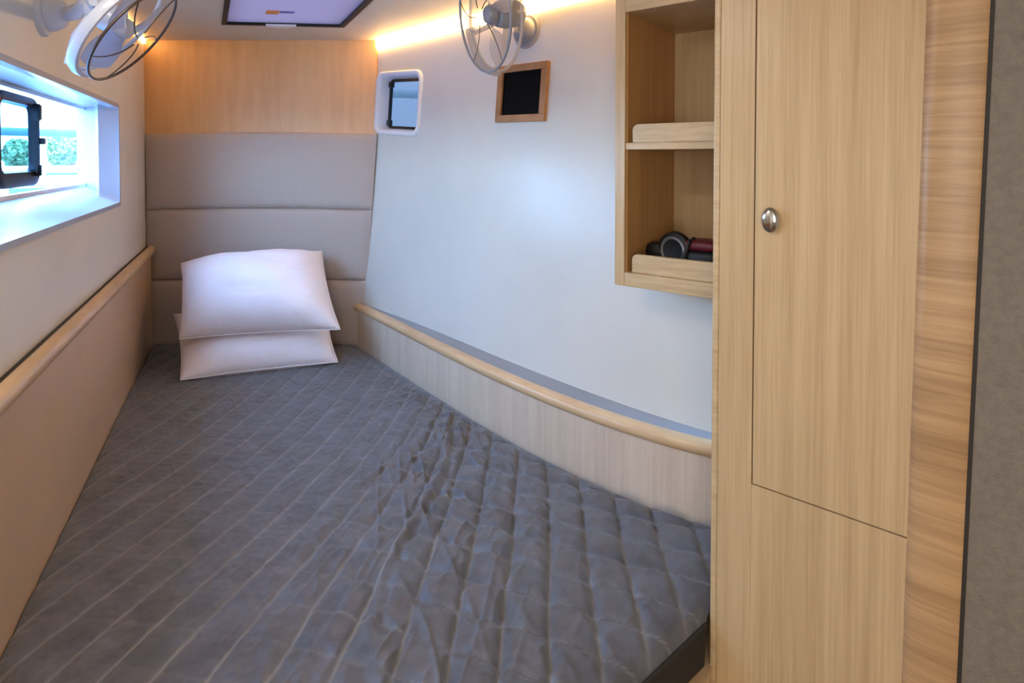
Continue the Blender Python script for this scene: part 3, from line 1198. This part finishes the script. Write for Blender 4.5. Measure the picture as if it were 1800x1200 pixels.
# ------------------------------------------------------------------ pillows
def pillow(name, fl, fr_, br, bl, thick, seed, label, m, up=0.6):
    """soft case spanned between four corners; edges drawn in between the ears"""
    c = (fl + fr_ + br + bl) / 4
    ex = ((fr_ - fl) + (br - bl)).normalized()
    ey = ((bl - fl) + (br - fr_)).normalized()
    nrm = ex.cross(ey).normalized()
    n = 72
    g = np.linspace(-1, 1, n)
    P, Q = np.meshgrid(g, g)
    # pull the sides in away from the corners
    pin = 0.045
    P2 = P * (1 - pin * (1 - Q ** 2) * np.abs(P) ** 2)
    Q2 = Q * (1 - pin * (1 - P ** 2) * np.abs(Q) ** 2)
    prof = ((1 - np.abs(P) ** 2.6) ** 0.55) * ((1 - np.abs(Q) ** 2.6) ** 0.55)
    nzs = vnoise(P * 2.2 + 10 + seed, Q * 2.2 + 8, seed) - 0.5
    rad = np.arctan2(Q, P)
    rr_ = np.sqrt(P ** 2 + Q ** 2)
    crs = (1 - np.abs(2 * vnoise(rad * 3.2 + 20, rr_ * 1.6 + 3, seed + 7) - 1)) ** 3 * np.clip((rr_ - 0.55) * 1.4, 0, 1)
    w1 = 1 - np.abs(2 * vnoise(P * 3 + Q * 2 + 30, Q * 5 + 20, seed + 3) - 1)
    tp_ = thick * up * prof * (1 + 0.16 * nzs) - 0.012 * crs * prof ** 0.5 - 0.005 * w1 ** 3 * prof
    bt_ = -thick * (1 - up) * prof * (1 + 0.1 * nzs)
    bm = bmesh.new()
    top_, bot_ = [], []
    for j in range(n):
        ra, rb = [], []
        for i in range(n):
            u, v_ = (P2[j, i] + 1) / 2, (Q2[j, i] + 1) / 2
            p = (fl * (1 - u) + fr_ * u) * (1 - v_) + (bl * (1 - u) + br * u) * v_ - c
            ra.append(bm.verts.new(p + nrm * float(tp_[j, i])))
            if i in (0, n - 1) or j in (0, n - 1):
                rb.append(ra[-1])
            else:
                rb.append(bm.verts.new(p + nrm * float(bt_[j, i])))
        top_.append(ra)
        bot_.append(rb)
    for j in range(n - 1):
        for i in range(n - 1):
            bm.faces.new((top_[j][i], top_[j][i + 1], top_[j + 1][i + 1], top_[j + 1][i]))
            q_ = (bot_[j][i], bot_[j + 1][i], bot_[j + 1][i + 1], bot_[j][i + 1])
            if len(set(q_)) >= 3:
                try:
                    bm.faces.new(q_)
                except ValueError:
                    pass
    root = empty(name, c)
    o = obj('pillowcase', bm, m, root)
    o.data.shade_smooth()
    # sewn edge cord
    edge_pts = [top_idx for top_idx in ()]
    ring = []
    for i in range(0, n, 3):
        ring.append((P2[0, i], Q2[0, i]))
    for j in range(0, n, 3):
        ring.append((P2[j, -1], Q2[j, -1]))
    for i in range(n - 1, 0, -3):
        ring.append((P2[-1, i], Q2[-1, i]))
    for j in range(n - 1, 0, -3):
        ring.append((P2[j, 0], Q2[j, 0]))
    pts_ = []
    for a_, b_ in ring:
        u, v_ = (a_ + 1) / 2, (b_ + 1) / 2
        p = (fl * (1 - u) + fr_ * u) * (1 - v_) + (bl * (1 - u) + br * u) * v_ - c
        if not pts_ or (p - pts_[-1]).length > 0.004:
            pts_.append(p)
    obj('edge_seam', tube(pts_[:-1], 0.0022, 6, closed=True), m, root, 60)
    tag(root, label, 'pillow')
    return root


zb0 = MAT + 0.018
pillow('pillow',
       at_z(317, 668, MAT + 0.012), at_z(594, 636, MAT + 0.012), at_y(578, 545, 2.64), at_y(306, 552, 2.64), 0.19, 3,
       'lower white pillow lying on the quilt, under another pillow', M_pillow)
pillow('pillow',
       at_y(315, 596, 2.30), at_y(598, 579, 2.40), at_y(566, 441, 2.655), at_y(318, 462, 2.60), 0.215, 8,
       'upper white pillow propped up on the other one against the headboard', M_pillow, 0.78)


# ------------------------------------------------------------------ fans
def fan(name, center, axis, updir, base_pt, base_n, scale, label, mw, mw2, bracket_from, bracket_to, br=0.056, wire=None, wr0=0.0028):
    """round cabin fan: disc mount on the lining, stalk, motor, blades and a wire guard"""
    root = empty(name, base_pt)
    inv_ = root.matrix_world.inverted()
    FM = inv_ @ frame(center, Vector(updir).cross(Vector(axis)), None, axis)
    r = 0.115 * scale

    def put(bm):
        bmesh.ops.transform(bm, matrix=FM, verts=bm.verts)
        return bm
    BM = inv_ @ frame(base_pt, Vector(base_n).orthogonal(), None, base_n)
    obj('mount_plate', lathe([(0, 0), (br, 0), (br, 0.006), (br * 0.93, 0.012), (br * 0.75, 0.014), (0, 0.016)], 36, M=BM), mw, root, 40)
    obj('mount_dome', lathe([(br * 0.80, 0.010), (br * 0.74, 0.026), (br * 0.56, 0.044), (br * 0.28, 0.054), (0, 0.056)], 28, M=BM), mw2, root, 50)
    # stalk
    s0 = BM @ Vector((0, 0, 0.036))
    s3 = FM @ Vector((0, 0, -0.070 * scale))
    s1 = s0 + (BM.to_3x3() @ Vector((0, 0, 1))).normalized() * 0.05
    s2 = s3 - (FM.to_3x3() @ Vector((0, 0, 1))).normalized() * 0.03
    pts = []
    for k in range(13):
        q_ = k / 12
        pts.append(s0 * (1 - q_) ** 3 + s1 * 3 * q_ * (1 - q_) ** 2 + s2 * 3 * q_ * q_ * (1 - q_) + s3 * q_ ** 3)
    obj('stalk', tube(pts, [0.017] * 5 + [0.014] * 8, 14), mw, root, 60)
    obj('motor', put(lathe([(0, -0.078 * scale), (0.020 * scale, -0.076 * scale), (0.027 * scale, -0.066 * scale), (0.030 * scale, -0.035 * scale),
                            (0.026 * scale, -0.018 * scale), (0.012, -0.014), (0.0, -0.014)], 28)), mw2, root, 40)
    hub = obj('hub', put(lathe([(0, -0.016), (0.020 * scale, -0.016), (0.021 * scale, 0.0), (0.016 * scale, 0.010), (0, 0.013)], 24)), mw2, root, 40)
    for k in range(3):
        a0 = 2 * math.pi * k / 3 + 0.5
        rings_ = []
        for q_ in range(9):
            f_ = q_ / 8
            rad_ = 0.016 * scale + (r * 0.88 - 0.016 * scale) * f_
            half = math.radians(16 + 26 * math.sin(math.pi * min(1, f_ * 0.85 + 0.05)) ** 0.8)
            sk = 0.25 * f_
            row = []
            for w_ in range(7):
                g_ = (w_ / 6 - 0.5) * 2
                an_ = a0 + sk + half * g_
                row.append(Vector((rad_ * math.cos(an_), rad_ * math.sin(an_), 0.013 * g_ * (1 - 0.3 * f_) - 0.004)))
            rings_.append(row)
        b_ = loft(rings_, False)
        bmesh.ops.solidify(b_, geom=list(b_.faces), thickness=0.0015)
        obj('blade', put(b_), mw, root, 60)
    circ = [Vector((r * math.cos(2 * math.pi * k / 48), r * math.sin(2 * math.pi * k / 48), 0.018)) for k in range(48)]
    obj('guard_ring', put(tube(circ, wr0, 8, closed=True)), wire or M_fanwire, root, 60)
    circ = [Vector((r * 1.0 * math.cos(2 * math.pi * k / 48), r * 1.0 * math.sin(2 * math.pi * k / 48), -0.016)) for k in range(48)]
    obj('rear_ring', put(tube(circ, 0.0045, 8, closed=True)), mw, root, 60)
    for k in range(5):
        a_ = 2 * math.pi * k / 5 + 0.2
        pts = []
        for q_ in range(7):
            f_ = q_ / 6
            pts.append(Vector((r * (1 - f_ * 0.86) * math.cos(a_ + 0.5 * f_), r * (1 - f_ * 0.86) * math.sin(a_ + 0.5 * f_), 0.018 + 0.012 * math.sin(f_ * math.pi / 2))))
        obj('guard_wire', put(tube(pts, 0.0014, 6)), M_fanwire, root, 60)
    # broad curved cradle carrying the ring
    rings_ = []
    for k in range(17):
        a_ = math.radians(bracket_from + (bracket_to - bracket_from) * k / 16)
        th_ = 0.011 * math.sin(math.pi * (0.12 + 0.76 * k / 16)) ** 0.5
        cs_, sn_ = math.cos(a_), math.sin(a_)
        R1 = r * 1.05
        rings_.append([Vector((cs_ * (R1 + a2), sn_ * (R1 + a2), z2)) for a2, z2 in
                       ((-th_ * 0.5, -0.016), (th_ * 0.5, -0.016), (th_ * 0.8, -0.008), (th_ * 0.5, 0.002), (-th_ * 0.3, 0.002), (-th_ * 0.6, -0.008))])
    obj('cradle', put(loft(rings_, True, True)), mw, root, 50)
    # arms from the motor to the cradle
    for a_ in (bracket_from + 18, bracket_to - 18):
        a_ = math.radians(a_)
        obj('cradle_arm', put(tube([Vector((0.02 * math.cos(a_), 0.02 * math.sin(a_), -0.060)),
                                    Vector((r * 0.6 * math.cos(a_), r * 0.6 * math.sin(a_), -0.052)),
                                    Vector((r * 1.04 * math.cos(a_), r * 1.04 * math.sin(a_), -0.026))], [0.010, 0.008, 0.007], 10)), mw, root, 60)
    tag(root, label, 'fan')
    return root


bpL = at_plane(72, 22, p0, n0)
fan('cabin_fan', at_y(222, 52, 1.16), (0.82, 0.25, -0.67), (0.47, 0.26, 0.74), bpL, -nL, 1.0,
    'white plastic fan on the left lining above the long window', M_fanw, M_fanw, 165, 285)
bpR, bnR = hit(927, 56)
fan('cabin_fan', at_y(860, 26, 1.62), (-0.87, -0.46, -0.16), (0.1, 0, 1), bpR, bnR, 1.38,
    'smoky clear fan on the right lining above the framed display', M_fanclear, M_fangrey, 172, 268, 0.062, M_fangrey, 0.0042)

# ------------------------------------------------------------------ things on the lower shelf tier
SMi = SM.to_3x3()


def sl(x, y, z):
    return SM @ Vector((x, y, z))


def at_shelf(px, py, yloc):
    return SM.inverted() @ at_plane(px, py, sl(0, yloc, 0), fn)


q1 = at_shelf(1188, 448, 0.12)
hp = empty('headphones', sl(q1.x, 0.12, BT))
tag(hp, 'black headphones with a grey ring behind the lower shelf lip', 'headphones')
hp.matrix_world = frame(sl(q1.x, 0.12, BT), fd, None, UP)
RR_ = q1.z - BT + 0.012
RX = Matrix.Rotation(math.radians(90), 4, 'X')
hz_ = 0.060
ht = 0.052
m1 = Matrix.Translation((0, 0, ht)) @ Matrix.Rotation(math.radians(-12), 4, 'Z') @ RX
obj('ear_cup', lathe([(0, -0.02), (0.034, -0.02), (0.046, -0.012), (0.051, 0.0), (0.048, 0.012), (0.036, 0.018), (0.02, 0.012), (0, 0.010)], 32, M=m1), M_blackm, hp, 40)
obj('ear_ring', lathe([(0.030, 0.016), (0.034, 0.0205), (0.038, 0.0175), (0.036, 0.012)], 32, M=m1), M_silver, hp, 60)
m2 = Matrix.Translation((-0.055, 0.04, 0.040)) @ Matrix.Rotation(math.radians(-18), 4, 'X')
obj('ear_cup', lathe([(0, -0.024), (0.040, -0.024), (0.048, -0.010), (0.046, 0.008), (0.032, 0.020), (0, 0.022)], 32, M=m2), M_blackm, hp, 40)
hbp = [Vector((-0.055 + 0.0, 0.05, 0.03)), Vector((-0.075, 0.085, 0.035)), Vector((-0.03, 0.125, 0.045)), Vector((0.02, 0.10, 0.06)), Vector((0.012, 0.03, 0.068))]
obj('headband', tube(hbp, 0.007, 10), M_blackm, hp, 60)

q2 = at_shelf(1228, 440, 0.10)
pc = empty('camera_case', frame(sl(q2.x + 0.018, 0.10, BT), fd, None, UP))
tag(pc, 'black case with a dark red top at the locker end of the shelf', 'case')
obj('case_body', box(-0.048, 0.035, -0.035, 0.05, 0.001, 0.062, bev=0.012, seg=3), M_blackm, pc, 50)
obj('case_lid', box(-0.046, 0.033, -0.034, 0.048, 0.0625, 0.088, bev=0.010, seg=3), M_red, pc, 50)
obj('case_strap', tube([Vector((-0.04, -0.036, 0.02)), Vector((-0.04, -0.040, 0.05)), Vector((-0.03, -0.036, 0.084)), Vector((-0.03, 0.0, 0.09))], 0.005, 8), M_blackm, pc, 60)

# ------------------------------------------------------------------ outside: water, quay, neighbouring boats, trees
M_water = mat('harbour_water', (92, 132, 160), 0.12, bump=0.6, bscale=2)
o = obj('harbour_water', box(-60, 60, -40, 70, -1.0, -0.9), M_water)
tag(o, 'blue green harbour water beyond the windows', 'water', kind='stuff')
M_hull = mat('white_hull', (238, 240, 242), 0.25)
M_canvas = mat('blue_canvas', (64, 96, 140), 0.8)
M_pale = mat('pale_canvas', (226, 232, 226), 0.8)
M_dw = mat('dark_cabin_window', (58, 84, 116), 0.15)
M_deck = mat('teak_deck', (188, 170, 146), 0.7)


def boat(loc, rot, L, label, canvas, sc=1.0):
    r = empty('moored_boat', Matrix.Translation(loc) @ Matrix.Rotation(rot, 4, 'Z') @ Matrix.Scale(sc, 4))
    tag(r, label, 'boat')
    rings_ = []
    for k in range(15):
        f_ = k / 14
        x = -L / 2 + L * f_
        bw_ = 1.6 * (1 - max(0, (f_ - 0.45) / 0.55) ** 2.2) + 0.02
        dz = 0.35 * f_ ** 2
        rings_.append([Vector((x, -bw_, 1.1 + dz)), Vector((x, -bw_ * 0.92, 0.4)), Vector((x, -bw_ * 0.5, -0.25)), Vector((x, bw_ * 0.5, -0.25)),
                       Vector((x, bw_ * 0.92, 0.4)), Vector((x, bw_, 1.1 + dz))])
    obj('hull', loft(rings_, True, True), M_hull, r, 40)
    obj('cabin', box(-L * 0.25, L * 0.22, -1.1, 1.1, 1.1, 1.95, bev=0.16, seg=3), M_hull, r, 50)
    for k in range(3):
        for sy in (-1, 1):
            obj('side_window', box(-L * 0.2 + k * L * 0.13, -L * 0.2 + k * L * 0.13 + L * 0.1, sy * 1.105 - 0.02, sy * 1.105 + 0.02, 1.4, 1.75, bev=0.015), M_dw, r)
    cb_ = loft([[Vector((x, -1.25, 2.45)), Vector((x, -0.7, 2.72)), Vector((x, 0.7, 2.72)), Vector((x, 1.25, 2.45)), Vector((x, 0.7, 2.66)), Vector((x, -0.7, 2.66))]
                for x in (-L * 0.48, -L * 0.3, -L * 0.12)], True, True)
    obj('bimini', cb_, canvas, r)
    for sx in (-0.46, -0.14):
        for sy in (-1, 1):
            obj('bimini_pole', tube([Vector((sx * L, sy * 1.15, 1.1)), Vector((sx * L, sy * 1.15, 2.47))], 0.025, 8), M_chrome, r)
    obj('mast', tube([Vector((L * 0.1, 0, 1.9)), Vector((L * 0.1, 0, 9.5))], [0.09, 0.06], 10), M_hull, r, 60)
    obj('boom', tube([Vector((L * 0.1, 0, 2.9)), Vector((-L * 0.35, 0, 2.95))], 0.09, 10), canvas, r, 60)
    for sy in (-1, 1):
        obj('guard_rail', tube([Vector((-L * 0.4, sy * 1.5, 1.75)), Vector((L * 0.2, sy * 1.5, 1.85)), Vector((L * 0.42, sy * 0.7, 1.95))], 0.018, 6), M_chrome, r)
    return r


boat((-10.2, 12.6, -0.75), math.radians(35), 8.5, 'white boat with blue canvas seen through the long side window', M_canvas)
boat((-15.5, 17.5, -0.6), math.radians(60), 9, 'white boat farther off beyond the blue canvas boat in side window', M_pale)
boat((-2.2, 15.5, -0.75), math.radians(12), 7, 'white boat seen through the small porthole by the headboard', M_pale, 1.4)

M_quay = mat('pale_quay_stone', (206, 202, 192), 0.8, noise=2, amount=0.1)
o = obj('harbour_quay', box(-44, 20, 24, 27, -0.9, 0.5, bev=0.05), M_quay)
tag(o, 'pale stone quay across the water behind the boats', 'quay')
M_leaf = mat('sunlit_leaves', (120, 150, 100), 0.7, noise=3, amount=0.3)
M_bark = mat('tree_bark', (112, 92, 74), 0.9)


def tree(x, y, h, seed, label, group):
    rnd = random.Random(seed)
    r = empty('tree', (x, y, 0.505))
    tag(r, label, 'tree', group)
    obj('trunk', tube([Vector((0, 0, 0)), Vector((0.1, 0.05, h * 0.3)), Vector((0, 0.1, h * 0.6))], [0.22, 0.16, 0.09], 10), M_bark, r, 60)
    vs_, fs_ = [], []
    for k in range(2600):
        cx_, cy_, cz_ = rnd.gauss(0, 1), rnd.gauss(0, 1), rnd.gauss(0, 1)
        ln = math.sqrt(cx_ ** 2 + cy_ ** 2 + cz_ ** 2) + 1e-6
        q_ = rnd.uniform(0.55, 1.0) * (1 + 0.18 * math.sin(5 * cx_ / ln) * math.cos(4 * cz_ / ln))
        p = Vector((cx_ / ln * h * 0.34 * q_, cy_ / ln * h * 0.34 * q_, h * 0.66 + cz_ / ln * h * 0.33 * q_))
        a_ = Vector((rnd.uniform(-1, 1), rnd.uniform(-1, 1), rnd.uniform(-1, 1))).normalized() * 0.16
        b_ = a_.orthogonal().normalized() * 0.11
        i0 = len(vs_)
        vs_ += [p - a_, p + b_, p + a_, p - b_]
        fs_.append((i0, i0 + 1, i0 + 2, i0 + 3))
    me_ = bpy.data.meshes.new('foliage')
    me_.from_pydata([tuple(p) for p in vs_], [], fs_)
    f_ = link('foliage', me_, M_leaf, r)
    f_['kind'] = 'stuff'


tree(-22.4, 26, 1.9, 61, 'small green tree on the quay seen through the black port frame', None)
tree(-19.8, 25.4, 2.3, 62, 'leafy green tree on the quay just right of the black port frame', None)
